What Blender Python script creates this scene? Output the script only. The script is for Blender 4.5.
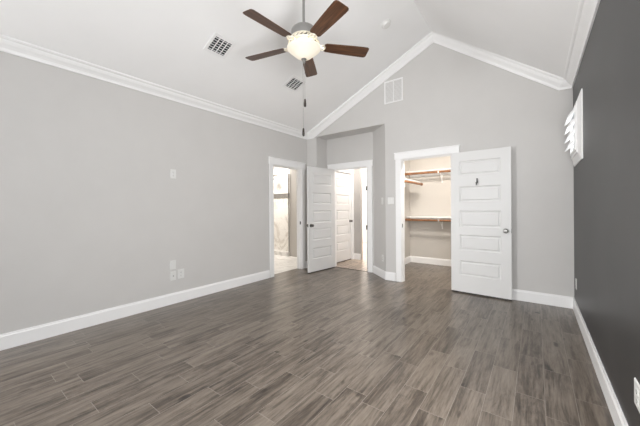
import bpy, bmesh, math, random
from mathutils import Vector, Matrix

for o in list(bpy.data.objects):
    bpy.data.objects.remove(o)
scene = bpy.context.scene
COL = scene.collection

# ------------------------------------------------------------------ camera
CAM_H = 1.24
F_PX, PSI, ROLL, V0 = 287.54, 0.6441, -0.007, 207.44
cam_d = bpy.data.cameras.new('camera')
cam = bpy.data.objects.new('camera', cam_d)
COL.objects.link(cam)
cam_d.sensor_fit = 'HORIZONTAL'
cam_d.sensor_width = 36.0
cam_d.lens = F_PX / 640 * 36.0
cam_d.shift_y = -(213.0 - V0) / 640
cam_d.clip_start = 0.02
s_, c_ = math.sin(PSI), math.cos(PSI)
rx, up, fw = Vector((c_, s_, 0)), Vector((0, 0, 1)), Vector((-s_, c_, 0))
cr_, sr_ = math.cos(ROLL), math.sin(ROLL)
cx_ = rx * cr_ + up * sr_
cy_ = up * cr_ - rx * sr_
cz_ = -fw
cam.matrix_world = Matrix(((cx_.x, cy_.x, cz_.x, 0), (cx_.y, cy_.y, cz_.y, 0),
                           (cx_.z, cy_.z, cz_.z, CAM_H), (0, 0, 0, 1)))
scene.camera = cam

# ------------------------------------------------------------------ view, world, lights
scene.view_settings.view_transform = 'Standard'
scene.view_settings.look = 'None'
scene.view_settings.exposure = -0.02
scene.view_settings.gamma = 1.0
scene.view_settings.use_curve_mapping = False
scene.cycles.max_bounces = 14
scene.cycles.diffuse_bounces = 8

world = bpy.data.worlds.new('daylight sky')
scene.world = world
world.use_nodes = True
bg = world.node_tree.nodes['Background']
bg.inputs[0].default_value = (0.86, 0.93, 1.0, 1)
bg.inputs[1].default_value = 2.0

def area(name, loc, target, size, size_y, power, color):
    l = bpy.data.lights.new(name, 'AREA')
    l.shape = 'RECTANGLE'; l.size = size; l.size_y = size_y
    l.energy = power; l.color = color
    o = bpy.data.objects.new(name, l)
    COL.objects.link(o)
    o.location = loc
    o.rotation_euler = (Vector(target) - Vector(loc)).to_track_quat('-Z', 'Y').to_euler()
    return o

# added fill lamp in an invented right-wall window, evens out the left wall
area('window_daylight', (0.47, 0.75, 1.45), (-2.5, 5.3, 1.5), 1.1, 1.6, 110, (1.0, 0.99, 0.98))
# added fill lamp in an invented left-wall window, brightens the right ceiling slope
area('window_daylight', (-3.93, -2.2, 1.45), (0.3, 2.5, 1.9), 1.0, 1.6, 185, (1.0, 0.99, 0.98))
# daylight outside the small shuttered window
area('window_daylight', (0.80, 4.06, 2.35), (0.3, 4.06, 1.95), 0.8, 0.9, 30, (1.0, 1.0, 1.0))
# ceiling lamps of the rooms beyond the doors
area('closet_lamp', (-1.30, 4.97, 2.45), (-1.45, 5.35, 0.0), 0.3, 0.25, 42, (1.0, 0.93, 0.85))
area('hall_lamp', (-2.95, 5.75, 2.52), (-2.95, 5.75, 0), 0.3, 0.3, 19, (1.0, 0.93, 0.86))
area('far_hall_lamp', (-5.0, 8.0, 2.5), (-4.6, 8.4, 0), 1.2, 1.2, 300, (1.0, 0.96, 0.93))
area('bathroom_lamp', (-5.9, 5.1, 2.5), (-5.7, 5.3, 0), 0.9, 0.4, 75, (1.0, 0.95, 0.89))

# ------------------------------------------------------------------ material helpers
def new_mat(name):
    m = bpy.data.materials.new(name); m.use_nodes = True
    nt = m.node_tree
    return m, nt, nt.nodes['Principled BSDF']

def mapped_noise(nt, scale, detail=4, rough=0.55, stretch=(1, 1, 1)):
    tc = nt.nodes.new('ShaderNodeTexCoord')
    mp = nt.nodes.new('ShaderNodeMapping')
    mp.inputs['Scale'].default_value = stretch
    n = nt.nodes.new('ShaderNodeTexNoise')
    n.inputs['Scale'].default_value = scale
    n.inputs['Detail'].default_value = detail
    n.inputs['Roughness'].default_value = rough
    nt.links.new(tc.outputs['Object'], mp.inputs['Vector'])
    nt.links.new(mp.outputs['Vector'], n.inputs['Vector'])
    return n

def ramp(nt, src, stops):
    r = nt.nodes.new('ShaderNodeValToRGB')
    els = r.color_ramp.elements
    while len(els) < len(stops): els.new(0.5)
    for e, (p, c) in zip(els, stops):
        e.position = p; e.color = (*c, 1)
    nt.links.new(src, r.inputs['Fac'])
    return r

def paint(name, col, rough=0.6, var=0.02, bump=0.03, bscale=220, nscale=3.0, spec=0.5, metallic=0.0):
    m, nt, b = new_mat(name)
    n = mapped_noise(nt, nscale)
    lo = tuple(max(0, c * (1 - var)) for c in col); hi = tuple(min(1, c * (1 + var)) for c in col)
    r = ramp(nt, n.outputs['Fac'], [(0.3, lo), (0.7, hi)])
    nt.links.new(r.outputs['Color'], b.inputs['Base Color'])
    b.inputs['Roughness'].default_value = rough
    b.inputs['Specular IOR Level'].default_value = spec
    b.inputs['Metallic'].default_value = metallic
    if bump:
        n2 = mapped_noise(nt, bscale, 2)
        bp = nt.nodes.new('ShaderNodeBump')
        bp.inputs['Strength'].default_value = bump
        bp.inputs['Distance'].default_value = 0.004
        nt.links.new(n2.outputs['Fac'], bp.inputs['Height'])
        nt.links.new(bp.outputs['Normal'], b.inputs['Normal'])
    return m

def wood(name, dark, light, axis_stretch, scale, rough=0.4):
    m, nt, b = new_mat(name)
    n = mapped_noise(nt, scale, 6, 0.65, axis_stretch)
    r = ramp(nt, n.outputs['Fac'], [(0.32, dark), (0.68, light)])
    nt.links.new(r.outputs['Color'], b.inputs['Base Color'])
    b.inputs['Roughness'].default_value = rough
    return m

def math_node(nt, op, a, b=None, c=None):
    n = nt.nodes.new('ShaderNodeMath'); n.operation = op
    for i, v in enumerate((a, b, c)):
        if v is None: continue
        if isinstance(v, (int, float)): n.inputs[i].default_value = v
        else: nt.links.new(v, n.inputs[i])
    return n.outputs[0]

# wood-look porcelain planks: 155.5 mm wide, 612 mm long, staggered joints, running along Y
def plank_mat(name, gain=1.0, tint=(1, 1, 1)):
    m, nt, b = new_mat(name)
    W, L, X0 = 0.1555, 0.612, 0.195
    tc = nt.nodes.new('ShaderNodeTexCoord')
    sep = nt.nodes.new('ShaderNodeSeparateXYZ')
    nt.links.new(tc.outputs['Object'], sep.inputs[0])
    X, Y = sep.outputs['X'], sep.outputs['Y']
    # column number counts leftwards from X0
    cu = math_node(nt, 'DIVIDE', math_node(nt, 'SUBTRACT', X0, X), W)
    col = math_node(nt, 'FLOOR', cu)
    fx = math_node(nt, 'SUBTRACT', cu, col)
    wn = nt.nodes.new('ShaderNodeTexWhiteNoise'); wn.noise_dimensions = '1D'
    nt.links.new(col, wn.inputs['W'])
    off = math_node(nt, 'MULTIPLY', wn.outputs['Value'], L)
    known = {-1: .011, 0: .314, 1: .479, 6: .395, 7: .466, 8: .303, 9: .551, 11: .098, 12: .51, 13: .194, 14: .46,
             2: .15, 3: .33, 4: .55, 5: .12, 10: .36}
    for k, o in known.items():
        hit = math_node(nt, 'COMPARE', col, float(k), 0.4)
        delta = math_node(nt, 'SUBTRACT', o, off)
        off = math_node(nt, 'MULTIPLY_ADD', hit, delta, off)
    ry = math_node(nt, 'DIVIDE', math_node(nt, 'SUBTRACT', Y, off), L)
    row = math_node(nt, 'FLOOR', ry)
    fy = math_node(nt, 'SUBTRACT', ry, row)
    # distance from a joint, metres
    ex = math_node(nt, 'MULTIPLY', math_node(nt, 'MINIMUM', fx, math_node(nt, 'SUBTRACT', 1.0, fx)), W)
    ey = math_node(nt, 'MULTIPLY', math_node(nt, 'MINIMUM', fy, math_node(nt, 'SUBTRACT', 1.0, fy)), L)
    e = math_node(nt, 'MINIMUM', ex, ey)
    grout = math_node(nt, 'LESS_THAN', e, 0.0013)
    # per plank random
    cmb = nt.nodes.new('ShaderNodeCombineXYZ')
    nt.links.new(col, cmb.inputs[0]); nt.links.new(row, cmb.inputs[1])
    wn2 = nt.nodes.new('ShaderNodeTexWhiteNoise'); wn2.noise_dimensions = '3D'
    nt.links.new(cmb.outputs[0], wn2.inputs['Vector'])
    # grain: noise stretched along the plank, shifted plank by plank
    shift = nt.nodes.new('ShaderNodeVectorMath'); shift.operation = 'MULTIPLY_ADD'
    nt.links.new(wn2.outputs['Color'], shift.inputs[0])
    shift.inputs[1].default_value = (20, 20, 20)
    mp = nt.nodes.new('ShaderNodeMapping'); mp.inputs['Scale'].default_value = (10, 1.5, 1)
    nt.links.new(tc.outputs['Object'], mp.inputs['Vector'])
    nt.links.new(mp.outputs[0], shift.inputs[2])
    n1 = nt.nodes.new('ShaderNodeTexNoise'); n1.inputs['Scale'].default_value = 1.0
    n1.inputs['Detail'].default_value = 9; n1.inputs['Roughness'].default_value = 0.72
    n1.inputs['Distortion'].default_value = 1.1
    nt.links.new(shift.outputs[0], n1.inputs['Vector'])
    mp2 = nt.nodes.new('ShaderNodeMapping'); mp2.inputs['Scale'].default_value = (3.2, 0.8, 1)
    nt.links.new(shift.outputs[0], mp2.inputs['Vector'])
    n2 = nt.nodes.new('ShaderNodeTexNoise'); n2.inputs['Scale'].default_value = 1.0
    n2.inputs['Detail'].default_value = 3
    nt.links.new(mp2.outputs[0], n2.inputs['Vector'])
    g = math_node(nt, 'ADD', math_node(nt, 'MULTIPLY', n1.outputs['Fac'], 0.70),
                  math_node(nt, 'MULTIPLY', n2.outputs['Fac'], 0.30))
    g = math_node(nt, 'ADD', g, math_node(nt, 'MULTIPLY', math_node(nt, 'SUBTRACT', wn2.outputs['Value'], 0.5), 0.08))
    mp3 = nt.nodes.new('ShaderNodeMapping'); mp3.inputs['Scale'].default_value = (1.3, 3.0, 1)
    nt.links.new(shift.outputs[0], mp3.inputs['Vector'])
    n3 = nt.nodes.new('ShaderNodeTexNoise'); n3.inputs['Scale'].default_value = 1.0; n3.inputs['Detail'].default_value = 1
    nt.links.new(mp3.outputs[0], n3.inputs['Vector'])
    knot = math_node(nt, 'MULTIPLY', math_node(nt, 'MAXIMUM', math_node(nt, 'SUBTRACT', n3.outputs['Fac'], 0.70), 0.0), 2.2)
    g = math_node(nt, 'SUBTRACT', g, knot)
    mp4 = nt.nodes.new('ShaderNodeMapping'); mp4.inputs['Scale'].default_value = (7.0, 3.0, 1)
    nt.links.new(shift.outputs[0], mp4.inputs['Vector'])
    n4 = nt.nodes.new('ShaderNodeTexNoise'); n4.inputs['Scale'].default_value = 1.0
    n4.inputs['Detail'].default_value = 4; n4.inputs['Roughness'].default_value = 0.7
    nt.links.new(mp4.outputs[0], n4.inputs['Vector'])
    g = math_node(nt, 'MULTIPLY_ADD', math_node(nt, 'SUBTRACT', n4.outputs['Fac'], 0.5), 0.50, g)
    def tn(c): return tuple(v * gain * t for v, t in zip(c, tint))
    r = ramp(nt, g, [(0.30, tn((0.034, 0.025, 0.019))), (0.425, tn((0.105, 0.083, 0.066))),
                     (0.53, tn((0.190, 0.158, 0.129))), (0.69, tn((0.278, 0.238, 0.198)))])
    mix = nt.nodes.new('ShaderNodeMix'); mix.data_type = 'RGBA'
    nt.links.new(grout, mix.inputs['Factor'])
    nt.links.new(r.outputs['Color'], mix.inputs['A'])
    mix.inputs['B'].default_value = (*tn((0.31, 0.275, 0.245)), 1)
    nt.links.new(mix.outputs['Result'], b.inputs['Base Color'])
    b.inputs['Roughness'].default_value = 0.31
    b.inputs['Specular IOR Level'].default_value = 0.75
    bp = nt.nodes.new('ShaderNodeBump'); bp.inputs['Strength'].default_value = 0.35
    bp.inputs['Distance'].default_value = 0.002
    hgt = math_node(nt, 'SUBTRACT', math_node(nt, 'MULTIPLY', n2.outputs['Fac'], 0.3), grout)
    nt.links.new(hgt, bp.inputs['Height'])
    nt.links.new(bp.outputs['Normal'], b.inputs['Normal'])
    return m

def marble_mat(name, base, vein, tw, th, rough=0.2, vein_pos=0.5):
    m, nt, b = new_mat(name)
    tc = nt.nodes.new('ShaderNodeTexCoord')
    n = mapped_noise(nt, 1.6, 7, 0.6)
    n.inputs['Distortion'].default_value = 1.6
    r = ramp(nt, n.outputs['Fac'], [(0.0, base), (0.44, base), (0.5, vein), (0.56, base), (1.0, base)])
    sep = nt.nodes.new('ShaderNodeSeparateXYZ')
    nt.links.new(tc.outputs['Object'], sep.inputs[0])
    def line(v, w):
        f = math_node(nt, 'FRACT', math_node(nt, 'DIVIDE', v, w))
        return math_node(nt, 'LESS_THAN', math_node(nt, 'MULTIPLY', f, w), 0.004)
    g = math_node(nt, 'MAXIMUM', line(sep.outputs['X'], tw), line(sep.outputs[th[0]], th[1]))
    mix = nt.nodes.new('ShaderNodeMix'); mix.data_type = 'RGBA'
    nt.links.new(g, mix.inputs['Factor'])
    nt.links.new(r.outputs['Color'], mix.inputs['A'])
    mix.inputs['B'].default_value = (*tuple(c * 0.72 for c in base), 1)
    nt.links.new(mix.outputs['Result'], b.inputs['Base Color'])
    b.inputs['Roughness'].default_value = rough
    return m

M = {}
M['wall'] = paint('greige_wall_paint', (0.60, 0.589, 0.576), 0.62, 0.015, 0.05)
M['ceiling'] = paint('white_ceiling_paint', (0.88, 0.88, 0.88), 0.75, 0.01, 0.05)
M['accent'] = paint('charcoal_wall_paint', (0.033, 0.032, 0.033), 0.42, 0.16, 0.05, nscale=2.2)  # soft blotches in the colour stand in for the wall's mottled sheen
M['trim'] = paint('white_trim_paint', (0.88, 0.88, 0.88), 0.38, 0.01, 0.0)
M['door'] = paint('white_door_paint', (0.735, 0.735, 0.73), 0.40, 0.01, 0.0)
M['closet'] = paint('cream_closet_paint', (0.56, 0.535, 0.50), 0.65, 0.01, 0.04)
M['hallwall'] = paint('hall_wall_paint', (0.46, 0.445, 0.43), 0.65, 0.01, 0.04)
M['floor'] = plank_mat('wood_look_plank_tile', 0.80, (1.0, 0.985, 0.955))
M['hallfloor'] = plank_mat('hall_plank_tile', 2.3, (1.0, 0.97, 0.94))  # same tile as the bedroom, hall light put into its brighter colour
M['marble'] = marble_mat('shower_marble_tile', (0.80, 0.77, 0.735), (0.60, 0.555, 0.51), 0.61, ('Z', 0.305))
M['bathtile'] = marble_mat('bath_floor_tile', (0.76, 0.74, 0.71), (0.60, 0.58, 0.55), 0.61, ('Y', 0.305), 0.3)
M['mosaic'] = paint('grey_mosaic_band', (0.17, 0.16, 0.15), 0.4, 0.25, 0.1, nscale=40)
M['plate'] = paint('white_plastic', (0.73, 0.73, 0.715), 0.35, 0.005, 0.0)
M['socket'] = paint('dark_slot', (0.05, 0.05, 0.05), 0.5, 0.02, 0.0)
M['ventdark'] = paint('dark_duct', (0.02, 0.02, 0.021), 0.7, 0.05, 0.0)
M['vent'] = paint('white_vent_enamel', (0.84, 0.84, 0.84), 0.45, 0.01, 0.0)
M['nickel'] = paint('brushed_nickel', (0.33, 0.325, 0.315), 0.32, 0.04, 0.0, metallic=1.0, nscale=30)
M['chrome'] = paint('polished_chrome', (0.65, 0.65, 0.66), 0.14, 0.01, 0.0, metallic=1.0)
M['gunmetal'] = paint('satin_gunmetal', (0.16, 0.155, 0.15), 0.3, 0.03, 0.0, metallic=1.0)
M['bronze'] = paint('dark_metal', (0.05, 0.045, 0.042), 0.35, 0.05, 0.0, metallic=0.8)
M['filigree'] = paint('pale_nickel_filigree', (0.80, 0.75, 0.64), 0.4, 0.04, 0.0, metallic=0.3, nscale=30)
M['blade'] = wood('walnut_fan_blade', (0.030, 0.012, 0.006), (0.130, 0.057, 0.026), (1.2, 16, 4), 3.0, 0.35)
M['rod'] = wood('stained_closet_rod', (0.17, 0.068, 0.024), (0.32, 0.14, 0.055), (8, 8, 8), 3.0, 0.4)
M['fob'] = wood('dark_wood_fob', (0.012, 0.008, 0.006), (0.03, 0.02, 0.014), (20, 20, 4), 5.0, 0.4)
M['shadow_gap'] = paint('dark_sweep', (0.06, 0.055, 0.05), 0.7, 0.05, 0.0)  # dark colour for the painted shade below the doors
mm, nt, b = new_mat('frosted_lamp_glass')
b.inputs['Base Color'].default_value = (0.45, 0.43, 0.39, 1)
b.inputs['Roughness'].default_value = 0.4
nz = mapped_noise(nt, 9.0, 3)
rr = ramp(nt, nz.outputs['Fac'], [(0.3, (1.0, 0.84, 0.62)), (0.7, (1.0, 0.90, 0.74))])
nt.links.new(rr.outputs['Color'], b.inputs['Emission Color'])
b.inputs['Emission Strength'].default_value = 0.55
M['bowl'] = mm
mm, nt, b = new_mat('window_glass')
for n in list(nt.nodes):
    if n.type == 'BSDF_PRINCIPLED': nt.nodes.remove(n)
tr = nt.nodes.new('ShaderNodeBsdfTransparent'); gl = nt.nodes.new('ShaderNodeBsdfGlossy')
tr.inputs[0].default_value = (0.985, 0.985, 0.98, 1); gl.inputs['Roughness'].default_value = 0.02
mx = nt.nodes.new('ShaderNodeMixShader')
mx.inputs[0].default_value = 0.04; nt.links.new(tr.outputs[0], mx.inputs[1]); nt.links.new(gl.outputs[0], mx.inputs[2])
nt.links.new(mx.outputs[0], nt.nodes['Material Output'].inputs[0])
M['glass'] = mm

# ------------------------------------------------------------------ mesh helpers
def add_box(bm, x0, x1, y0, y1, z0, z1):
    vs = [bm.verts.new((x, y, z)) for x in (x0, x1) for y in (y0, y1) for z in (z0, z1)]
    for f in ((0, 1, 3, 2), (4, 6, 7, 5), (0, 4, 5, 1), (2, 3, 7, 6), (0, 2, 6, 4), (1, 5, 7, 3)):
        bm.faces.new([vs[i] for i in f])

def add_prism(bm, pts, d):
    """closed polygon of 3-D points extruded by vector d"""
    d = Vector(d)
    a = [bm.verts.new(p) for p in pts]; b_ = [bm.verts.new(Vector(p) + d) for p in pts]
    bm.faces.new(a); bm.faces.new(list(reversed(b_)))
    n = len(pts)
    for i in range(n):
        bm.faces.new((a[i], a[(i + 1) % n], b_[(i + 1) % n], b_[i]))

def add_lathe(bm, prof, seg=28, center=(0, 0, 0), axis='z'):
    """prof: list of (radius, height)"""
    rings = []
    for r, h in prof:
        ring = []
        for k in range(seg):
            a = 2 * math.pi * k / seg
            p = (r * math.cos(a), r * math.sin(a), h)
            if axis == 'y': p = (p[0], h, p[1])
            if axis == 'x': p = (h, p[0], p[1])
            ring.append(bm.verts.new(Vector(p) + Vector(center)))
        rings.append(ring)
    for a, b_ in zip(rings, rings[1:]):
        for k in range(seg):
            bm.faces.new((a[k], a[(k + 1) % seg], b_[(k + 1) % seg], b_[k]))
    bm.faces.new(list(reversed(rings[0]))); bm.faces.new(rings[-1])

def add_tube(bm, pts, r, seg=10):
    pts = [Vector(p) for p in pts]
    rings = []
    for i, p in enumerate(pts):
        t = (pts[min(i + 1, len(pts) - 1)] - pts[max(i - 1, 0)]).normalized()
        u = t.orthogonal().normalized() if i == 0 else (rings_u - t * rings_u.dot(t)).normalized()
        rings_u = u
        v = t.cross(u)
        rings.append([bm.verts.new(p + (u * math.cos(2 * math.pi * k / seg) + v * math.sin(2 * math.pi * k / seg)) * r)
                      for k in range(seg)])
    for a, b_ in zip(rings, rings[1:]):
        for k in range(seg):
            bm.faces.new((a[k], a[(k + 1) % seg], b_[(k + 1) % seg], b_[k]))
    bm.faces.new(list(reversed(rings[0]))); bm.faces.new(rings[-1])

def add_rings(bm, rings, cap0=True, cap1=True):
    vs = [[bm.verts.new(p) for p in r] for r in rings]
    n = len(vs[0])
    for a, b_ in zip(vs, vs[1:]):
        for k in range(n):
            bm.faces.new((a[k], a[(k + 1) % n], b_[(k + 1) % n], b_[k]))
    if cap0: bm.faces.new(list(reversed(vs[0])))
    if cap1: bm.faces.new(vs[-1])

def obj(name, bm, mat, parent=None, smooth=False, bevel=0.0, seg=2):
    bmesh.ops.recalc_face_normals(bm, faces=bm.faces)
    me = bpy.data.meshes.new(name)
    bm.to_mesh(me); bm.free()
    me.materials.append(mat)
    o = bpy.data.objects.new(name, me)
    COL.objects.link(o)
    if parent is not None: o.parent = parent
    if smooth:
        for p in me.polygons: p.use_smooth = True
        me.set_sharp_from_angle(angle=math.radians(38))
    if bevel:
        md = o.modifiers.new('bevel', 'BEVEL'); md.width = bevel; md.segments = seg
        md.limit_method = 'ANGLE'; md.angle_limit = math.radians(40)
    return o

def tag(o, label, cat, group=None, kind=None):
    o['label'] = label; o['category'] = cat
    if group: o['group'] = group
    if kind: o['kind'] = kind
    return o

def struct(name, bm, mat, label, cat, parent=None, smooth=False, bevel=0.0):
    o = obj(name, bm, mat, parent, smooth, bevel)
    return tag(o, label, cat, None, 'structure')

def thing(name, label, cat, loc=(0, 0, 0), rot=None, group=None, kind=None):
    o = bpy.data.objects.new(name, None); COL.objects.link(o)
    o.empty_display_size = 0.05
    o.location = loc
    if rot is not None:
        o.rotation_euler = rot
    return tag(o, label, cat, group, kind)

def B(*boxes):
    bm = bmesh.new()
    for b_ in boxes: add_box(bm, *b_)
    return bm

def wall_cells(bm, us, vs, holes, put):
    """rectangular wall split at us x vs, leaving the hole rectangles out"""
    for u0, u1 in zip(us, us[1:]):
        for v0, v1 in zip(vs, vs[1:]):
            um, vm = (u0 + u1) / 2, (v0 + v1) / 2
            if any(h[0] < um < h[1] and h[2] < vm < h[3] for h in holes): continue
            put(bm, u0, u1, v0, v1)

# ------------------------------------------------------------------ dimensions
XL, XR, YB, YN = -3.786, 0.364, 4.599, -3.2
XRIDGE, ZRIDGE = -1.244, 3.89
SL = 0.462
ZE_L = ZRIDGE - SL * (XRIDGE - XL)          # eave height at the left wall
ZE_R = 2.70
SR = (ZRIDGE - ZE_R) / (XR - XRIDGE)
NX0, NX1, NY, NZ = -3.534, -2.053, 4.95, 2.664     # alcove
AX, AY = -2.455, 4.95                               # far end of the angled wall
T = 0.12

# ------------------------------------------------------------------ structure: floors
struct('floor', B((XL - 0.12, XR + T, YN - T, 4.955, -0.1, 0), (-2.27, -0.62, 4.955, 6.4, -0.1, 0)), M['floor'],
       'grey-brown wood-look plank tile floor of the bedroom and closet', 'floor')
struct('floor_hall', B((-8.0, -2.33, 4.955, 9.3, -0.1, 0)), M['hallfloor'],
       'paler plank tile floor of the hall beyond the entry door', 'floor')
struct('floor_bath', B((-8.0, XL - 0.12, 2.4, 4.955, -0.1, 0), (-8.0, -3.64, 4.955, 6.0, -0.095, 0.004)), M['bathtile'],
       'pale marble tile floor seen through the bathroom doorway', 'floor')
struct('trim_threshold', B((-3.365, -2.575, 4.945, 4.975, 0.0, 0.004)), M['bronze'],
       'thin dark threshold strip on the floor under the entry doorway', 'threshold')

# ------------------------------------------------------------------ structure: walls
BD0, BD1, BDZ = 3.625, 4.425, 2.03      # bathroom doorway rough opening in left wall (Y)
bm = bmesh.new()
def put(bm, u0, u1, v0, v1): add_box(bm, XL - T, XL, u0, u1, v0, v1)
wall_cells(bm, [YN - T, -2.75, -1.65, BD0, BD1, YB], [0, 0.6, BDZ, 2.25, ZE_L],
           [(BD0, BD1, 0, BDZ), (-2.75, -1.65, 0.6, 2.25)], put)  # the higher opening is out of view, added to let fill light in
struct('wall_left', bm, M['wall'], 'long greige wall on the left with the bathroom doorway', 'wall')

bm = bmesh.new()
SW = (3.86, 4.26, 1.80, 2.19)         # shuttered window opening
def put(bm, u0, u1, v0, v1): add_box(bm, XR, XR + T, u0, u1, v0, v1)
wall_cells(bm, [YN - T, -2.2, -1.3, 0.15, 1.35, SW[0], SW[1], YB + T], [0, 0.6, SW[2], SW[3], 2.25, ZE_R],
           [SW, (-2.2, -1.3, 0.6, 2.25), (0.15, 1.35, 0.6, 2.25)], put)
struct('wall_right', bm, M['accent'], 'charcoal painted accent wall on the right', 'wall')

CD0, CD1, CDZ = -1.785, -0.985, 2.035   # closet doorway
bm = bmesh.new()
def put(bm, u0, u1, v0, v1): add_box(bm, u0, u1, YB, YB + T, v0, v1)
wall_cells(bm, [XL - T, NX0, NX1, CD0, CD1, XR], [0, CDZ, NZ, 2.70],
           [(CD0, CD1, 0, CDZ), (NX0, NX1, 0, NZ)], put)
def zc(x): return ZRIDGE - SL * (XRIDGE - x) if x < XRIDGE else ZRIDGE - SR * (x - XRIDGE)
add_prism(bm, [(XL, YB, 2.70), (XR, YB, 2.70), (XRIDGE, YB, ZRIDGE), (XL, YB, ZE_L)], (0, T, 0))
struct('wall_back', bm, M['wall'], 'greige gable end wall with the closet doorway and entry alcove', 'wall')

# near wall behind the camera with three window openings
bm = bmesh.new()
def put(bm, u0, u1, v0, v1): add_box(bm, u0, u1, YN - T, YN, v0, v1)
nh = [(-3.5, -2.5, 0.6, 2.3), (-2.25, -1.25, 0.6, 2.3), (-1.0, 0.0, 0.6, 2.3)]
wall_cells(bm, [XL, -3.5, -2.5, -2.25, -1.25, -1.0, 0.0, XR], [0, 0.6, 2.3, 2.70], nh, put)
add_prism(bm, [(XL, YN, 2.70), (XR, YN, 2.70), (XRIDGE, YN, ZRIDGE), (XL, YN, ZE_L)], (0, -T, 0))
struct('wall_near', bm, M['wall'], 'window wall behind the camera', 'wall')

# alcove: left return, back, angled right side, soffit
struct('wall_alcove_left', B((NX0 - 0.10, NX0, YB + T, NY, 0, NZ)), M['wall'],
       'short return wall on the left of the entry alcove', 'wall')
ED0, ED1, EDZ = -3.395, -2.562, 2.03
bm = bmesh.new()
def put(bm, u0, u1, v0, v1): add_box(bm, u0, u1, NY, NY + T, v0, v1)
wall_cells(bm, [NX0 - 0.1, ED0, ED1, AX + 0.001], [0, EDZ, NZ], [(ED0, ED1, 0, EDZ)], put)
struct('wall_alcove_back', bm, M['wall'], 'alcove wall holding the entry doorway', 'wall')
bm = bmesh.new()
add_prism(bm, [(NX1, YB, 0), (AX, AY, 0), (AX, AY + T, 0), (AX + 0.09, AY + T, 0), (NX1 + 0.02, YB + T, 0)], (0, 0, NZ))
struct('wall_alcove_angled', bm, M['wall'], 'narrow angled greige wall between alcove and closet, carrying a light switch', 'wall')
bm = bmesh.new()
add_prism(bm, [(NX0 - 0.1, YB + T, NZ), (NX1 + 0.05, YB + T, NZ), (AX + 0.05, NY + T, NZ), (NX0 - 0.1, NY + T, NZ)], (0, 0, 0.1))
struct('ceiling_alcove', bm, M['wall'], 'shaded soffit over the entry alcove', 'ceiling')

# vaulted ceiling
bm = bmesh.new()
y0, y1 = YN - T, YB + T
add_prism(bm, [(XL - T, y0, zc(XL - T)), (XRIDGE, y0, ZRIDGE), (XR + T, y0, zc(XR + T)),
               (XR + T, y0, zc(XR + T) + 0.15), (XRIDGE, y0, ZRIDGE + 0.15), (XL - T, y0, zc(XL - T) + 0.15)], (0, y1 - y0, 0))
struct('ceiling', bm, M['ceiling'], 'white vaulted ceiling rising to a ridge', 'ceiling')

# closet shell
struct('wall_closet_left', B((-2.37, -2.27, 4.93, 6.4, 0, 2.6)), M['closet'], 'cream left wall inside the closet', 'wall')
struct('wall_closet_back', B((-2.37, -0.52, 6.4, 6.5, 0, 2.6)), M['closet'], 'cream back wall inside the closet', 'wall')
struct('wall_closet_right', B((-0.62, -0.52, YB + T, 6.4, 0, 2.6)), M['closet'], 'cream right wall inside the closet', 'wall')
bm = bmesh.new()
add_prism(bm, [(-2.10, YB + T, 2.6), (-0.52, YB + T, 2.6), (-0.52, 6.5, 2.6), (-2.36, 6.5, 2.6), (-2.36, 4.96, 2.6)], (0, 0, 0.06))
struct('ceiling_closet', bm, M['ceiling'], 'white ceiling of the closet', 'ceiling')

# hall shell
HX = -3.51
HD0, HD1 = 5.19, 5.93
bm = bmesh.new()
def put(bm, u0, u1, v0, v1): add_box(bm, HX - 0.1, HX, u0, u1, v0, v1)
wall_cells(bm, [NY + T, HD0 - 0.02, HD1 + 0.02, 6.0], [0, 2.05, 2.6], [(HD0 - 0.02, HD1 + 0.02, 0, 2.05)], put)
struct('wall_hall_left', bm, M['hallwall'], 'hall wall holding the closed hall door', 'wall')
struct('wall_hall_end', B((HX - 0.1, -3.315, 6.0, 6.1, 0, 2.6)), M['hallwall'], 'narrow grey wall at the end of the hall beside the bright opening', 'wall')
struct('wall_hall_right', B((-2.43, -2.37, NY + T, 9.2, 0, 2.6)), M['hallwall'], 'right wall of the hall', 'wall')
struct('wall_hall_far', B((-8.0, -2.37, 9.2, 9.3, 0, 2.6)), M['closet'], 'bright far wall beyond the hall', 'wall')
struct('ceiling_hall', B((-8.0, -2.37, NY + T, 9.3, 2.6, 2.7)), M['ceiling'], 'white ceiling of the hall', 'ceiling')
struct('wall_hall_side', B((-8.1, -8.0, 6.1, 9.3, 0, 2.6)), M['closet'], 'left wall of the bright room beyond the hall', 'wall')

# bathroom shell
struct('wall_bath_shower', B((-8.0, HX - 0.1, 6.0, 6.1, 0, 2.6)), M['marble'], 'white marble tiled shower wall', 'wall')
struct('trim_mosaic_band', B((-8.0, -4.0, 5.988, 6.0, 1.51, 1.65)), M['mosaic'], 'grey mosaic accent band across the marble shower wall', 'tile band')
struct('wall_bath_partition', B((-5.02, -3.64, 5.40, 5.5, 0, 2.6)), M['closet'], 'beige bathroom wall beside the shower', 'wall')
struct('wall_bath_side', B((-8.1, -8.0, 2.4, 6.1, 0, 2.6)), M['closet'], 'far side wall of the bathroom', 'wall')
struct('wall_bath_near', B((-8.0, XL - T, 2.3, 2.4, 0, 2.6)), M['closet'], 'near wall of the bathroom', 'wall')
struct('wall_bath_right', B((-3.74, -3.64, YB + T, 6.0, 0, 2.6)), M['closet'], 'right wall of the bathroom', 'wall')
struct('ceiling_bath', B((-8.0, XL - T, 2.4, YB + T, 2.6, 2.7), (-8.0, -3.64, YB + T, 6.0, 2.6, 2.7)), M['ceiling'], 'white ceiling of the bathroom', 'ceiling')
struct('trim_shower_curb', B((-8.0, -5.03, 5.32, 5.44, 0.004, 0.11)), M['bathtile'], 'low marble curb at the shower entrance', 'curb')

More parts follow.
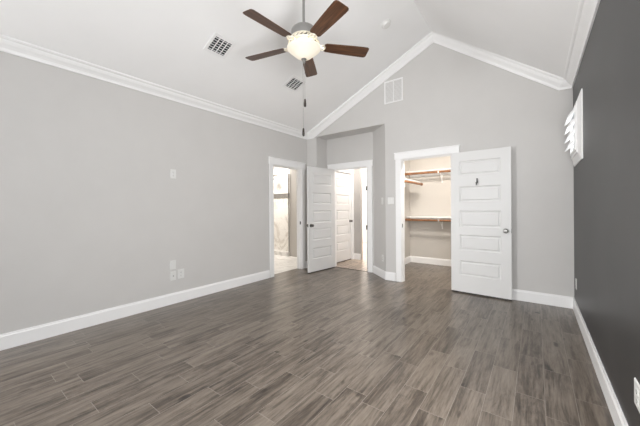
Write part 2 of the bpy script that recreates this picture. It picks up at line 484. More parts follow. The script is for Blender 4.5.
# ------------------------------------------------------------------ crown moulding
CROWN = [(0.0, 0.0), (0.014, 0.0), (0.016, 0.016), (0.022, 0.030), (0.036, 0.045), (0.052, 0.060), (0.064, 0.078),
         (0.070, 0.090), (0.085, 0.094), (0.094, 0.104), (0.097, 0.135), (0.0, 0.135)]
def crown(name, pts, out, ups, label, first_shift=None, last_shift=None, upscale=1.0):
    """pts: bottom line in the wall plane; ups: mitre vector per point; shifts: how the ends slide per unit of projection"""
    rings = []
    for i, (p, u) in enumerate(zip(pts, ups)):
        p = Vector(p); u = Vector(u)
        sh = Vector((0, 0, 0))
        if i == 0 and first_shift: sh = Vector(first_shift)
        if i == len(pts) - 1 and last_shift: sh = Vector(last_shift)
        rings.append([p + Vector(out) * a + sh * a + u * b_ * upscale for a, b_ in CROWN])
    bm = bmesh.new(); add_rings(bm, rings)
    return struct(name, bm, M['trim'], label, 'crown moulding')
zb = 2.645
def mitre(d1, d2):
    """up-offset vector at a corner between two in-plane directions (x,z)"""
    n1 = Vector((-d1[1], d1[0])).normalized(); n2 = Vector((-d2[1], d2[0])).normalized()
    m_ = (n1 + n2).normalized(); m_ = m_ / m_.dot(n1)
    return (m_.x, 0, m_.y)
P2 = [(XL, zb), (-3.610, zb), (XRIDGE, 3.766), (0.235, 2.655), (XR, 2.655)]
dirs = [Vector((b_[0] - a[0], b_[1] - a[1])) for a, b_ in zip(P2, P2[1:])]
ups = [(0, 0, 1)] + [mitre(a, b_) for a, b_ in zip(dirs, dirs[1:])] + [(0, 0, 1)]
crown('trim_crown_back', [(x, YB, z) for x, z in P2], (0, -1, 0), ups, 'white crown moulding following the gable of the back wall',
      (1, 0, 0), (-1, 0, 0))
crown('trim_crown_left', [(XL, YN, zb), (XL, YB, zb)], (1, 0, 0), [(0, 0, 1)] * 2, 'white crown moulding along the top of the left wall',
      (0, 1, 0), (0, -1, 0))
crown('trim_crown_right', [(XR, YN, 2.655), (XR, YB, 2.655)], (-1, 0, 0), [(0, 0, 1)] * 2,
      'white crown moulding along the top of the charcoal wall', (0, 1, 0), (0, -1, 0))

# ------------------------------------------------------------------ baseboards
BH, BT = 0.138, 0.016
def base(name, a, b_, label, n, ea=0.0, eb=0.0, mat=None):
    """board along a->b (2-D) standing out along n; ea/eb slide the outer ends for mitres"""
    a, b_, n = Vector((*a, 0)), Vector((*b_, 0)), Vector((*n, 0)).normalized()
    t = (b_ - a).normalized()
    prof = [(0, 0), (BT, 0), (BT, BH - 0.022), (BT - 0.005, BH - 0.012), (BT - 0.006, BH), (0, BH)]
    rings = [[p + n * d - (-t if p is a else t) * 0 + t * ((ea if p is a else -eb) * d) + Vector((0, 0, z)) for d, z in prof] for p in (a, b_)]
    bm = bmesh.new(); add_rings(bm, rings)
    return struct(name, bm, mat or M['trim'], label, 'baseboard')
base('baseboard_left', (XL, YN), (XL, 3.530), 'tall white baseboard along the left wall', (1, 0), 1, 0)
base('baseboard_left_corner', (XL, 4.508), (XL, YB), 'short white baseboard between bathroom door and corner', (1, 0), 0, 1)
base('baseboard_stub', (XL, YB), (NX0, YB), 'short white baseboard behind the open entry door', (0, -1), 1, -1)
base('baseboard_alcove_left', (NX0, YB), (NX0, NY), 'white baseboard on the left side of the alcove', (1, 0), -1, 1)
ang = (0.351, 0.402)
na = Vector((-ang[1] * 0 - 0.351, -0.402)).normalized()
base('baseboard_angled', (AX, AY), (NX1, YB), 'white baseboard along the angled alcove wall', (na.x, na.y), 0.3, -0.37)
base('baseboard_back', (NX1, YB), (-1.880, YB), 'short white baseboard left of the closet doorway', (0, -1), -0.37, 0)
base('baseboard_back_right', (-0.895, YB), (XR, YB), 'white baseboard between the closet door and the charcoal wall', (0, -1), 0, 1)
base('baseboard_right', (XR, YB), (XR, YN), 'white baseboard along the charcoal wall', (-1, 0), 1, 1)
base('baseboard_near', (XL, YN), (XR, YN), 'white baseboard under the windows behind the camera', (0, 1), 1, 1)
base('baseboard_closet_back', (-2.27, 6.4), (-0.62, 6.4), 'white baseboard at the back of the closet', (0, -1), 1, 1, M['trim'])
base('baseboard_closet_left', (-2.27, 4.88), (-2.27, 6.4), 'white baseboard on the left wall of the closet', (1, 0), 0, 1, M['trim'])
base('baseboard_hall_end', (HX, 6.0), (-3.315, 6.0), 'white baseboard at the end of the hall', (0, -1), 0, 0)

# ------------------------------------------------------------------ door casings
def casing(name, lab, place, o0, o1, oz, depth, jamb_t=0.018, cw=0.094, head=0.112, over=0.014, strike=None):
    """place: Empty-like matrix: local x along the wall, local -y into the room, origin on wall face at floor"""
    r = thing(name, lab, 'door frame', place[0], (0, 0, place[1]), None, 'structure')
    def cs(x0, x1, z0, z1, t=0.018):
        return obj('casing_leg', B((x0, x1, -t, -0.0005, z0, z1)), M['trim'], r, bevel=0.003)
    cs(o0 - cw + 0.012, o0 + 0.012, 0, oz - 0.010)
    cs(o1 - 0.012, o1 + cw - 0.012, 0, oz - 0.010)
    hb = B((o0 - cw + 0.012 - over, o1 + cw - 0.012 + over, -0.024, -0.0005, oz - 0.010, oz + head - 0.024),
           (o0 - cw + 0.006 - over, o1 + cw - 0.006 + over, -0.032, -0.0005, oz + head - 0.024, oz + head - 0.008))
    obj('head_casing', hb, M['trim'], r, bevel=0.002)
    e = 0.0015
    jb = B((o0 + e, o0 + jamb_t, 0.0005, depth, 0, oz - jamb_t), (o1 - jamb_t, o1 - e, 0.0005, depth, 0, oz - jamb_t),
           (o0 + e, o1 - e, 0.0005, depth, oz - jamb_t, oz - e))
    jm = obj('jamb', jb, M['trim'], r)
    obj('door_stop', B((o0 + jamb_t, o0 + jamb_t + 0.011, 0.045, 0.080, 0, oz - jamb_t - 0.011),
                       (o1 - jamb_t - 0.011, o1 - jamb_t, 0.045, 0.080, 0, oz - jamb_t - 0.011),
                       (o0 + jamb_t, o1 - jamb_t, 0.045, 0.080, oz - jamb_t - 0.011, oz - jamb_t)), M['trim'], r)
    if strike is not None:
        side, z = strike
        x = o0 + jamb_t if side < 0 else o1 - jamb_t
        st = obj('strike_plate', B((x - 0.001, x + 0.002, 0.008, 0.036, z - 0.03, z + 0.03) if side < 0 else
                                   (x - 0.002, x + 0.001, 0.008, 0.036, z - 0.03, z + 0.03)), M['bronze'], r)
        st['label'] = 'dark metal strike plate'
    return r
casing('trim_closet_casing', 'white casing around the closet doorway', ((0, YB, 0), 0), CD0, CD1, CDZ, T, strike=(-1, 0.93))
casing('trim_entry_casing', 'white casing around the entry doorway in the alcove', ((0, NY, 0), 0), ED0, ED1, EDZ, T)
# left wall: local x = +Y, local -y = +X  -> rotate 90 deg
casing('trim_bath_casing', 'white casing around the bathroom doorway in the left wall', ((XL, 0, 0), math.pi / 2), BD0, BD1, BDZ, T, head=0.125,
       strike=(1, 0.93))
casing('trim_hall_casing', 'white casing around the closed hall door', ((HX, 0, 0), math.pi / 2), HD0 - 0.02, HD1 + 0.02, 2.05, 0.1, cw=0.07, head=0.09)

# ------------------------------------------------------------------ doors
PANEL_Z = [(0.253, 0.467), (0.612, 0.838), (0.945, 1.182), (1.304, 1.526), (1.680, 1.890)]
def door(name, w, loc, rot, label, knob_z=0.915, knob_mat='nickel', hook=False, both=True, hinges=(0.25, 1.05, 1.80), hinge_side=-1, h0=0.019):
    """hinge edge at local x=0; slab spans x 0..w, y -0.0175..0.0175; room face is -y"""
    H, th = 2.018, 0.0175
    px0, px1 = 0.112, w - 0.112
    bm = bmesh.new()
    xs = [0.0, px0, px1, w]
    zs = [h0]
    for a, b_ in PANEL_Z: zs += [a, b_]
    zs.append(H)
    holes = [(px0, px1, a, b_) for a, b_ in PANEL_Z]
    def put(bm, u0, u1, v0, v1): add_box(bm, u0, u1, -th, th, v0, v1)
    wall_cells(bm, xs, zs, holes, put)
    bmesh.ops.remove_doubles(bm, verts=bm.verts, dist=1e-5)
    # drop the interior faces shared by neighbouring cells
    seen = {}
    for f in list(bm.faces):
        seen.setdefault(tuple(sorted(v.index for v in f.verts)) if False else frozenset(f.verts), []).append(f)
    dead = [f for fs in seen.values() if len(fs) > 1 for f in fs]
    bmesh.ops.delete(bm, geom=dead, context='FACES_ONLY')
    r = obj(name, bm, M['door'])
    r.location = loc; r.rotation_euler = (0, 0, rot)
    tag(r, label, 'door', None, 'structure')
    for a, b_ in PANEL_Z:
        bm = bmesh.new()
        rings = []
        def ring(i, y): return [(px0 + i, y, a + i), (px1 - i, y, a + i), (px1 - i, y, b_ - i), (px0 + i, y, b_ - i)]
        seq = [(0.038, -th + 0.003), (0.028, -th + 0.012), (0.014, -th + 0.013), (0.006, -th + 0.004), (0.0, -th + 0.001)]
        rings = [ring(i, y) for i, y in seq] + [ring(i, -y) for i, y in reversed(seq)]
        add_rings(bm, rings)
        obj('panel', bm, M['door'], r)
    kx = w - 0.062
    for sgn in ((-1, 1) if both else (-1,)):
        bm = bmesh.new()
        prof = [(0.0315, 0.0), (0.0315, 0.006), (0.027, 0.009), (0.012, 0.012), (0.011, 0.030), (0.020, 0.036),
                (0.0265, 0.045), (0.0275, 0.054), (0.024, 0.062), (0.013, 0.066), (0.002, 0.067)]
        add_lathe(bm, [(r_, sgn * (th + h_)) for r_, h_ in prof], 20, (kx, 0, knob_z), 'y')
        k = obj('knob', bm, M[knob_mat], r, smooth=True)
        k['label'] = 'metal door knob'
    obj('latch', B((w - 0.0005, w + 0.002, -0.012, 0.012, knob_z - 0.028, knob_z + 0.028)), M['bronze'], r)
    for z in hinges:
        bm = bmesh.new()
        add_lathe(bm, [(0.006, z - 0.045), (0.006, z + 0.045)], 10, (-0.004, hinge_side * (th + 0.003), 0))
        add_box(bm, -0.002, 0.0, -th + 0.003, th - 0.003, z - 0.044, z + 0.044)
        obj('hinge', bm, M['bronze'], r)
    obj('door_sweep', B((0.004, w - 0.004, -0.009, 0.009, 0.003, h0)), M['shadow_gap'], r)  # dark strip painted as the shade in the gap under the door
    if hook:
        hx, hz = 0.345, 1.585
        bm = bmesh.new()
        add_box(bm, hx - 0.011, hx + 0.011, -th - 0.004, -th - 0.0003, hz - 0.02, hz + 0.045)
        add_tube(bm, [(hx, -th - 0.004, hz + 0.01), (hx, -th - 0.022, hz), (hx, -th - 0.030, hz - 0.025), (hx, -th - 0.038, hz - 0.045),
                      (hx, -th - 0.052, hz - 0.045), (hx, -th - 0.058, hz - 0.025)], 0.007, 10)
        add_lathe(bm, [(0.003, 0), (0.010, 0.004), (0.011, 0.010), (0.006, 0.016), (0.001, 0.018)], 12, (hx, -th - 0.058, hz - 0.028))
        hk = obj('robe_hook', bm, M['gunmetal'], r, smooth=True)
        hk['label'] = 'small dark metal robe hook'
    return r

# closet door, swung right round against the back wall: visible face towards the room
hx0, hy0 = -0.995, 4.538
ex, ey = -0.256, 4.506
door('door_1', math.hypot(ex - hx0, ey - hy0), (hx0, hy0, 0), math.atan2(ey - hy0, ex - hx0),
     'white five-panel closet door swung open against the back wall, small hook near its top', hook=True, knob_mat='nickel', hinge_side=1)
# entry door, open into the room, hinge by the left casing of the alcove doorway
hx0, hy0 = -3.332, 4.925
ex, ey = -3.420, 4.172
door('door_2', math.hypot(ex - hx0, ey - hy0), (hx0, hy0, 0), math.atan2(ey - hy0, ex - hx0),
     'white five-panel entry door standing open in front of the alcove', knob_mat='gunmetal', hinge_side=-1, knob_z=0.90)
# closed hall door: room face is +X  -> local -y must point to +X : rotate +90
door('door_3', HD1 - HD0, (HX - 0.03, HD0, 0), math.pi / 2, 'white five-panel door closed in the hall wall, seen through the entry doorway',
     knob_mat='gunmetal', both=False, hinges=(), h0=0.02)
# hall door standing open, seen edge-on at the right of the entry doorway
door('door_4', 0.70, (-2.717, 5.20, 0), math.radians(88), 'white hall door open edge-on beside the bright opening, two dark hinges on its edge',
     hinges=(0.83, 1.62), hinge_side=1)

# ------------------------------------------------------------------ windows
# window behind the camera and the added fill-light opening in the left wall: frames
k = 2
for x0, x1, z0, z1 in nh:
    bm = B((x0, x0 + 0.05, YN - 0.09, YN - 0.05, z0, z1), (x1 - 0.05, x1, YN - 0.09, YN - 0.05, z0, z1),
           (x0 + 0.05, x1 - 0.05, YN - 0.09, YN - 0.05, z0, z0 + 0.05), (x0 + 0.05, x1 - 0.05, YN - 0.09, YN - 0.05, z1 - 0.05, z1),
           (x0 + 0.05, x1 - 0.05, YN - 0.085, YN - 0.055, (z0 + z1) / 2 - 0.02, (z0 + z1) / 2 + 0.02))
    struct('window_%d' % k, bm, M['trim'], 'white framed sash window behind the camera', 'window'); k += 1
bm = B((XL - 0.09, XL - 0.05, -2.75, -2.70, 0.6, 2.25), (XL - 0.09, XL - 0.05, -1.70, -1.65, 0.6, 2.25),
       (XL - 0.09, XL - 0.05, -2.70, -1.70, 0.6, 0.65), (XL - 0.09, XL - 0.05, -2.70, -1.70, 2.20, 2.25))
struct('window_%d' % k, bm, M['trim'], 'white framed window at the near end of the left wall', 'window')

for y0, wd in ((-2.2, 0.9), (0.15, 1.2)):  # out-of-view openings added on this side for fill light
    k += 1; xa, xb = XR + 0.05, XR + 0.09
    bm = B((xa, xb, y0, y0 + 0.05, 0.6, 2.25), (xa, xb, y0 + wd - 0.05, y0 + wd, 0.6, 2.25), (xa, xb, y0 + 0.05, y0 + wd - 0.05, 0.6, 0.65), (xa, xb, y0 + 0.05, y0 + wd - 0.05, 2.2, 2.25))
    struct('window_%d' % k, bm, M['trim'], 'white framed window in the charcoal wall beside the camera', 'window')

# small shuttered window on the charcoal wall
W0, W1, Z0, Z1 = 3.715, 4.42, 1.692, 2.362
win = thing('window_1', 'small square white shuttered window high on the charcoal wall', 'window', (XR, (W0 + W1) / 2, Z0), None, None, 'structure')
def wl(bm):   # meshes below are written in world coordinates
    bmesh.ops.translate(bm, verts=bm.verts, vec=-Vector(win.location)); return bm
bm = bmesh.new()
cwid = 0.095
def frame_ring(bm, o, wid, x_out, x_in, xb):
    """picture-frame moulding: outer rectangle o=(y0,y1,z0,z1); face slopes from x_out to x_in"""
    y0, y1, z0, z1 = o
    def rect(i, x): return [(x, y0 + i, z0 + i), (x, y1 - i, z0 + i), (x, y1 - i, z1 - i), (x, y0 + i, z1 - i)]
    rings = [rect(0, xb), rect(0, x_out), rect(wid, x_in), rect(wid, xb)]
    vs = [[bm.verts.new(p) for p in r] for r in rings]
    for i in range(4):
        a, b_ = vs[i], vs[(i + 1) % 4]
        for q in range(4):
            bm.faces.new((a[q], a[(q + 1) % 4], b_[(q + 1) % 4], b_[q]))
frame_ring(bm, (W0, W1, Z0, Z1), cwid, XR - 0.010, XR - 0.038, XR)
obj('window_casing', wl(bm), M['trim'], win)
bm = bmesh.new()
fo = (W0 + 0.085, W1 - 0.085, Z0 + 0.075, Z1 - 0.085)
frame_ring(bm, fo, 0.03, XR - 0.040, XR - 0.042, XR)
obj('shutter_frame', wl(bm), M['trim'], win)
sh = bmesh.new()
so = (fo[0] + 0.032, fo[1] - 0.032, fo[2] + 0.032, fo[3] - 0.032)
frame_ring(sh, so, 0.030, XR - 0.050, XR - 0.050, XR - 0.025)
shp = obj('shutter_panel', wl(sh), M['trim'], win)
lz = [1.893, 1.988, 2.086, 2.186]
for z in lz[:4]:
    bm = bmesh.new()
    t_ = math.radians(52)
    L2, th2 = 0.062, 0.011
    d = Vector((-math.cos(t_), 0, -math.sin(t_))); n = Vector((math.sin(t_), 0, -math.cos(t_)))
    c = Vector((XR - 0.066, so[0] + 0.032, z))
    prof = [c + d * a * L2 + n * b_ * th2 for a, b_ in ((-1, 0), (-0.6, 0.7), (0, 1), (0.6, 0.7), (1, 0), (0.6, -0.7), (0, -1), (-0.6, -0.7))]
    add_prism(bm, prof, (0, so[1] - so[0] - 0.064, 0))
    obj('louver', wl(bm), M['trim'], shp)
obj('glass_pane', wl(B((XR + 0.06, XR + 0.066, SW[0], SW[1], SW[2], SW[3]))), M['glass'], win)

# ------------------------------------------------------------------ ceiling fan
FX, FY = -1.803, 2.157
fan = thing('ceiling_fan', 'five-blade ceiling fan with walnut blades and glowing bowl light hung from the vaulted ceiling', 'ceiling fan', (FX, FY, 0))
zt = zc(FX)
bm = bmesh.new()
add_lathe(bm, [(0.0125, 2.97), (0.0125, zt - 0.05)], 14); obj('downrod', bm, M['nickel'], fan, smooth=True)
bm = bmesh.new()
add_lathe(bm, [(0.014, zt - 0.10), (0.050, zt - 0.085), (0.066, zt - 0.05), (0.070, zt + 0.01)], 24); obj('canopy', bm, M['nickel'], fan, smooth=True)
bm = bmesh.new()
add_lathe(bm, [(0.018, 3.02), (0.022, 3.005), (0.060, 2.995), (0.105, 2.985), (0.121, 2.965), (0.124, 2.94), (0.124, 2.895), (0.118, 2.880), (0.05, 2.878)][::-1], 36)
mh = obj('motor_housing', bm, M['nickel'], fan, smooth=True)
# pierced collar under the motor: two rings with scroll bars between
bm = bmesh.new()
def ring(bm, r, z, t, seg=36):
    for k_ in range(1):
        rings = []
        for k in range(seg):
            a = 2 * math.pi * k / seg
            rings.append([Vector((math.cos(a) * (r + dr_), math.sin(a) * (r + dr_), z + dz_)) for dr_, dz_ in ((-t, -t), (t, -t), (t, t), (-t, t))])
        vs = [[bm.verts.new(p) for p in rr_] for rr_ in rings]
        for i in range(seg):
            a_, b_ = vs[i], vs[(i + 1) % seg]
            for q in range(4): bm.faces.new((a_[q], b_[q], b_[(q + 1) % 4], a_[(q + 1) % 4]))
ring(bm, 0.124, 2.886, 0.005); ring(bm, 0.147, 2.838, 0.006)
for k in range(22):
    a = 2 * math.pi * k / 22
    pts = []
    for q in range(7):
        f_ = q / 6
        aa = a + 0.10 * math.sin(f_ * 2 * math.pi)
        rr_ = 0.124 + 0.023 * f_ + 0.006 * math.sin(f_ * math.pi)
        pts.append((rr_ * math.cos(aa), rr_ * math.sin(aa), 2.885 - 0.047 * f_))
    add_tube(bm, pts, 0.0050, 6)
fl = obj('filigree_collar', bm, M['filigree'], fan, smooth=True); fl['label'] = 'pierced pale collar with scrollwork'
bm = bmesh.new()
add_lathe(bm, [(0.09, 2.878), (0.100, 2.87), (0.112, 2.855), (0.108, 2.835), (0.04, 2.832)], 28); obj('switch_housing', bm, M['filigree'], fan, smooth=True)
# frosted bowl
bm = bmesh.new()
prof = [(0.145, 2.800), (0.157, 2.803), (0.163, 2.797), (0.161, 2.787), (0.146, 2.772), (0.120, 2.750), (0.096, 2.730), (0.074, 2.710), (0.046, 2.694), (0.014, 2.687)]
add_lathe(bm, prof, 40)
bw = obj('light_bowl', bm, M['bowl'], fan, smooth=True); bw['label'] = 'glowing frosted glass bowl'
bulb = bpy.data.lights.new('fan_bulbs', 'POINT'); bulb.energy = 2.5; bulb.color = (1.0, 0.93, 0.84); bulb.shadow_soft_size = 0.03
bulb_o = bpy.data.objects.new('fan_bulbs', bulb); COL.objects.link(bulb_o); bulb_o.parent = fan; bulb_o.location = (0, 0, 2.818)
bm = bmesh.new()
add_lathe(bm, [(0.026, 2.690), (0.026, 2.682), (0.018, 2.676), (0.013, 2.668), (0.015, 2.660), (0.009, 2.650), (0.003, 2.646)], 18)
obj('finial', bm, M['nickel'], fan, smooth=True)
# blades
PH = 4.63786
def blade_bm():
    bm = bmesh.new()
    L = [(0.205, 0.046), (0.225, 0.055), (0.30, 0.060), (0.45, 0.066), (0.60, 0.070), (0.640, 0.069), (0.655, 0.060), (0.660, 0.045)]
    top = [(x, w_) for x, w_ in L] + [(x, -w_) for x, w_ in reversed(L)]
    add_prism(bm, [(x, y, -0.003) for x, y in top], (0, 0, 0.006))
    bmesh.ops.rotate(bm, verts=bm.verts, cent=(0, 0, 0), matrix=Matrix.Rotation(math.radians(-12), 3, 'X'))
    return bm
def iron_bm():
    bm = bmesh.new()
    z = -0.010
    add_tube(bm, [(0.085, 0, 0.025), (0.12, 0, 0.012), (0.15, 0, -0.002), (0.205, 0, z)], 0.009, 8)
    for s in (-1, 1):   # open scroll each side
        pts = [(0.140, 0, 0.0)]
        for q in range(9):
            a = math.pi * q / 8
            pts.append((0.178 - 0.036 * math.cos(a), s * 0.034 * math.sin(a), z - s * 0.006 * math.sin(a)))
        add_tube(bm, pts, 0.0055, 6)
    plate = [(0.200, -0.030), (0.235, -0.036), (0.262, -0.020), (0.270, 0), (0.262, 0.020), (0.235, 0.036), (0.200, 0.030)]
    pb = [(x, y, 0.0005 - y * math.tan(math.radians(12)) * 1.0) for x, y in plate]
    add_prism(bm, pb, (0, 0, 0.005))
    return bm
bl0 = ir0 = None
for k in range(5):
    a = PH - k * 2 * math.pi / 5
    if bl0 is None:
        bl0 = obj('blade', blade_bm(), M['blade'], fan, bevel=0.0015, seg=1); ir0 = obj('blade_iron', iron_bm(), M['filigree'], fan, smooth=True)
        bl, ir = bl0, ir0
    else:
        bl, ir = bl0.copy(), ir0.copy()
        COL.objects.link(bl); COL.objects.link(ir)
        bl.parent = fan; ir.parent = fan
    for o in (bl, ir):
        o.location = (0, 0, 2.825 if o is bl else 2.829)
        o.rotation_euler = (0, 0, a)
# pull chains
for (dx, dy, z) in ((0.006, 0.004, 2.26), (-0.008, -0.006, 1.975)):
    bm = bmesh.new()
    add_tube(bm, [(dx, dy, 2.655), (dx, dy, z + 0.04)], 0.0016, 6)
    ch = obj('pull_chain', bm, M['nickel'], fan)
    bm = bmesh.new()
    add_lathe(bm, [(0.003, z + 0.042), (0.009, z + 0.034), (0.011, z + 0.01), (0.013, z - 0.02), (0.010, z - 0.036), (0.003, z - 0.040)], 14, (dx, dy, 0))
    fb = obj('fob', bm, M['fob'], ch, smooth=True); fb['label'] = 'dark wooden pull fob'

# ------------------------------------------------------------------ ceiling vents on the left slope
th_s = math.atan(SL)
def ceiling_vent(y0, y1, x0, x1, label, banks, fw_=0.034):
    """x0<x1 along the slope; local z points down out of the ceiling"""
    xm, ym = (x0 + x1) / 2, (y0 + y1) / 2
    r = thing('ceiling_vent', label, 'vent', (xm, ym, zc(xm)), (0, -th_s, 0), 'ceiling vents')
    hl, hw = (x1 - x0) / 2 / math.cos(th_s), (y1 - y0) / 2
    fr = bmesh.new()
    for a in ((-hl - fw_, -hl, -hw - fw_, hw + fw_), (hl, hl + fw_, -hw - fw_, hw + fw_), (-hl, hl, -hw - fw_, -hw), (-hl, hl, hw, hw + fw_)):
        add_box(fr, *a, -0.008, -0.0005)
    obj('frame', fr, M['vent'], r)
    obj('duct', B((-hl, hl, -hw, hw, -0.0015, -0.0005)), M['ventdark'], r)
    n = banks
    for k in range(1, n):
        y = -hw + 2 * hw * k / n
        obj('divider', B((-hl, hl, y - 0.003, y + 0.003, -0.010, -0.0016)), M['vent'], r)
    m_ = 6
    for k in range(n):
        ya, yb = -hw + 2 * hw * k / n + 0.003, -hw + 2 * hw * (k + 1) / n - 0.003
        bm = bmesh.new()
        add_prism(bm, [(-0.0020, ya, -0.0085), (0.0010, ya, -0.0020), (0.0020, ya, -0.0020), (-0.0010, ya, -0.0085)], (0, yb - ya, 0))
        sl0 = None
        for q in range(m_):
            if sl0 is None: sl = sl0 = obj('slat', bm, M['vent'], r)
            else: sl = sl0.copy(); COL.objects.link(sl); sl.parent = r
            sl.location.x = -hl + 2 * hl * (q + 0.5) / m_
ceiling_vent(1.868, 2.080, -3.005, -2.832, 'square white ceiling vent with dark slots left of the fan', 4)
ceiling_vent(3.150, 3.372, -3.003, -2.838, 'smaller-looking square ceiling vent beyond the fan blades, near the left crown moulding', 4)

# return grille high on the back wall
rg = thing('return_grille', 'white two-section air return grille high on the gable wall', 'vent', (-1.896, YB, 3.18))
w_, h_ = 0.162, 0.19
bm = B((-w_, -w_ + 0.02, -0.010, -0.0005, -h_, h_), (w_ - 0.02, w_, -0.010, -0.0005, -h_, h_),
       (-w_ + 0.02, w_ - 0.02, -0.010, -0.0005, -h_, -h_ + 0.02), (-w_ + 0.02, w_ - 0.02, -0.010, -0.0005, h_ - 0.02, h_),
       (-0.007, 0.007, -0.010, -0.0005, -h_ + 0.02, h_ - 0.02))
obj('frame', bm, M['trim'], rg, bevel=0.002)
obj('backing', B((-w_ + 0.02, w_ - 0.02, -0.0025, -0.0005, -h_ + 0.02, h_ - 0.02)), M['wall'], rg)
for xa, xb in ((-w_ + 0.02, -0.007), (0.007, w_ - 0.02)):
    bm = bmesh.new()
    add_prism(bm, [(xa, -0.0090, -0.005), (xa, -0.0025, 0.005), (xa, -0.0025, 0.0065), (xa, -0.0090, -0.0035)], (xb - xa, 0, 0))
    sl0 = None
    for q in range(17):
        if sl0 is None: sl = sl0 = obj('slat', bm, M['vent'], rg)
        else: sl = sl0.copy(); COL.objects.link(sl); sl.parent = rg
        sl.location.z = -h_ + 0.03 + q * 0.020

# smoke detector on the left slope
sx, sy = -1.609, 3.659
sd = thing('smoke_detector', 'small round white smoke detector on the sloped ceiling', 'smoke detector', (sx, sy, zc(sx)), (0, -th_s, 0))
bm = bmesh.new(); add_lathe(bm, [(0.068, -0.0005), (0.068, -0.008), (0.062, -0.012), (0.058, -0.012)], 28); obj('base', bm, M['plate'], sd, smooth=True)
bm = bmesh.new(); add_lathe(bm, [(0.057, -0.012), (0.056, -0.030), (0.046, -0.040), (0.018, -0.043), (0.002, -0.043)], 28); obj('cover', bm, M['plate'], sd, smooth=True)

# ------------------------------------------------------------------ wall plates
def plate(name, label, cat, loc, rot, w, h, kind, group=None):
    """local x across, local -y into the room, origin at the plate centre on the wall"""
    r = thing(name, label, cat, loc, (0, 0, rot), group)
    bm = bmesh.new()
    def rc(i, y): return [(-w / 2 + i, y, -h / 2 + i), (w / 2 - i, y, -h / 2 + i), (w / 2 - i, y, h / 2 - i), (-w / 2 + i, y, h / 2 - i)]
    add_rings(bm, [rc(0, -0.0004), rc(0, -0.003), rc(0.004, -0.0062)])
    obj('cover_plate', bm, M['plate'], r)
    if kind == 'outlet':
        for z in (-0.021, 0.021):
            f = obj('receptacle', B((-0.017, 0.017, -0.0085, -0.0060, z - 0.014, z + 0.014)), M['plate'], r, bevel=0.003)
            obj('slot', B((-0.008, -0.0055, -0.0090, -0.0084, z - 0.002, z + 0.007), (0.0055, 0.008, -0.0090, -0.0084, z - 0.002, z + 0.007),
                          (-0.0025, 0.0025, -0.0090, -0.0084, z - 0.010, z - 0.005)), M['socket'], f)
    elif kind == 'switch':
        n = max(1, round(w / 0.075))
        for k in range(n):
            x = (k - (n - 1) / 2) * 0.046
            bm = bmesh.new()
            add_prism(bm, [(x - 0.016, -0.0060, -0.033), (x - 0.016, -0.0075, -0.033), (x - 0.016, -0.0105, 0.033), (x - 0.016, -0.0060, 0.033)], (0.032, 0, 0))
            obj('rocker', bm, M['plate'], r)
    elif kind == 'jack':
        bm = bmesh.new(); add_lathe(bm, [(0.007, -0.0060), (0.007, -0.012), (0.004, -0.013)], 12, (0, 0, 0), 'y'); obj('coax_jack', bm, M['nickel'], r)
    elif kind == 'blank':
        for z in (-0.035, 0.035):
            bm = bmesh.new(); add_lathe(bm, [(0.003, -0.0060), (0.003, -0.0075)], 8, (0, 0, z), 'y')
            obj('screw', bm, M['plate'], r)
    return r
RL = math.pi / 2      # on the left wall local -y -> +X
plate('wall_outlet', 'white outlet plate alone at head height on the left wall', 'outlet', (XL, 1.851, 1.69), RL, 0.075, 0.118, 'outlet')
plate('wall_plate', 'white plate at the top of the cluster low on the left wall', 'wall plate', (XL, 1.843, 0.505), RL, 0.073, 0.118, 'blank')
plate('wall_outlet', 'white plate at the lower left of the cluster on the left wall', 'outlet', (XL, 1.843, 0.362), RL, 0.073, 0.118, 'jack')
plate('wall_outlet', 'white outlet at the lower right of the cluster on the left wall', 'outlet', (XL, 1.945, 0.370), RL, 0.088, 0.122, 'outlet')
plate('light_switch', 'double white rocker light switch beside the closet casing', 'light switch', (-1.957, YB, 1.342), 0, 0.105, 0.122, 'switch')
ra = math.atan2(-0.351, 0.402)   # angled wall direction from alcove to room
plate('light_switch', 'single white light switch on the angled alcove wall', 'light switch', (-2.1475, 4.681, 1.345), ra, 0.075, 0.118, 'switch')
plate('wall_outlet', 'white outlet low on the angled alcove wall', 'outlet', (-2.1450, 4.679, 0.345), ra, 0.073, 0.118, 'outlet')
plate('wall_outlet', 'white outlet low on the charcoal wall near the back corner', 'outlet', (XR, 4.36, 0.350), -math.pi / 2, 0.073, 0.118, 'outlet')
plate('wall_outlet', 'white outlet low on the charcoal wall at the right edge of the photo', 'outlet', (XR, 1.875, 0.385), -math.pi / 2, 0.12, 0.118, 'outlet')

# ------------------------------------------------------------------ closet shelves and rods
def shelf(name, label, box, lip):
    r = thing(name, label, 'shelf', ((box[0] + box[1]) / 2, (box[2] + box[3]) / 2, box[4]))
    L = r.location
    def loc_(bm): bmesh.ops.translate(bm, verts=bm.verts, vec=-L); return bm
    obj('board', loc_(B(box)), M['trim'], r, bevel=0.002)
    obj('cleat', loc_(B(lip)), M['trim'], r)
    return r
shelf('closet_shelf', 'upper white shelf across the back of the closet', (-2.26, -0.63, 6.15, 6.398, 1.985, 2.005), (-2.26, -0.63, 6.378, 6.398, 1.905, 1.9845))
shelf('closet_shelf', 'lower white shelf across the back of the closet', (-2.26, -0.63, 6.15, 6.398, 1.005, 1.025), (-2.26, -0.63, 6.378, 6.398, 0.925, 1.0045))
shelf('closet_shelf', 'white shelf on the left wall of the closet', (-2.268, -1.93, 4.95, 6.08, 1.745, 1.765), (-2.268, -2.248, 4.95, 6.08, 1.665, 1.7445))
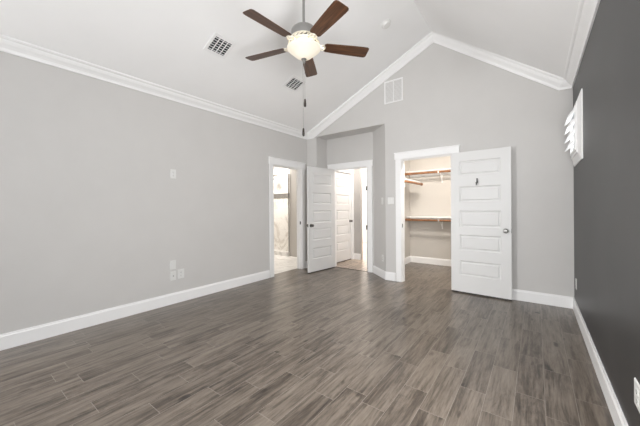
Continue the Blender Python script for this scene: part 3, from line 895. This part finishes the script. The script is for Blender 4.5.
def rod(label, p, q):
    c = (Vector(p) + Vector(q)) / 2
    r = thing('closet_rod', label, 'closet rod', c, None, 'wooden closet rods')
    bm = bmesh.new(); add_tube(bm, [Vector(p) - c, Vector(q) - c], 0.021, 14); obj('pole', bm, M['rod'], r, smooth=True)
    t_ = (Vector(q) - Vector(p)).normalized()
    for e_, s in ((p, 1), (q, -1)):
        bm = bmesh.new(); a = Vector(e_) - c
        add_tube(bm, [a + t_ * s * 0.001, a + t_ * s * 0.014], 0.031, 16); obj('end_cup', bm, M['rod'], r, smooth=True)
rod('upper wooden closet rod under the top back shelf', (-2.262, 6.11, 1.945), (-0.628, 6.11, 1.945))
rod('lower wooden closet rod across the back of the closet', (-2.262, 6.11, 0.958), (-0.628, 6.11, 0.958))
rod('wooden closet rod under the shelf on the left closet wall', (-1.905, 4.96, 1.705), (-1.905, 6.07, 1.705))
def bracket(label, x, z):
    r = thing('shelf_bracket', label, 'bracket', (x, 6.398, z), None, 'shelf and rod brackets')
    bm = B((-0.012, 0.012, -0.300, -0.022, -0.006, -0.001), (-0.012, 0.012, -0.024, -0.021, -0.24, -0.002))
    add_tube(bm, [(0, -0.026, -0.22), (0, -0.16, -0.085), (0, -0.255, -0.010)], 0.007, 8)
    obj('arm', bm, M['trim'], r)
    bm = bmesh.new()
    pts = [(0, -0.288 + 0.034 * math.cos(a), -0.040 + 0.034 * math.sin(a)) for a in [math.pi * (0.35 - q * 1.5 / 10) for q in range(11)]]
    add_tube(bm, pts, 0.012, 8); obj('rod_hook', bm, M['trim'], r)
bracket('white bracket holding the upper closet rod and shelf', -1.575, 1.985)
bracket('white bracket holding the lower closet rod and shelf', -1.575, 1.005)

# ------------------------------------------------------------------ shower fittings
sp = thing('shower_screen', 'clear glass shower screen with a metal edge in the bathroom', 'shower screen', (-5.03, 5.38, 0.11))
obj('glass_panel', B((-1.4, -0.012, -0.004, 0.004, 0.0, 1.95)), M['glass'], sp)
obj('edge_channel', B((-0.012, 0.008, -0.012, 0.012, 0.0, 2.0)), M['nickel'], sp)
shd = thing('rain_shower', 'dark shower head hanging at the top of the shower', 'shower head', (-6.0, 5.985, 2.02))
bm = bmesh.new(); add_tube(bm, [(0, 0, 0.14), (0, -0.10, 0.16), (0, -0.20, 0.13), (0, -0.24, 0.06)], 0.012, 8); obj('arm', bm, M['bronze'], shd, smooth=True)
bm = bmesh.new(); add_lathe(bm, [(0.10, 0.03), (0.10, 0.04), (0.03, 0.06), (0.015, 0.08)], 20, (0, -0.24, 0)); obj('head', bm, M['bronze'], shd, smooth=True)
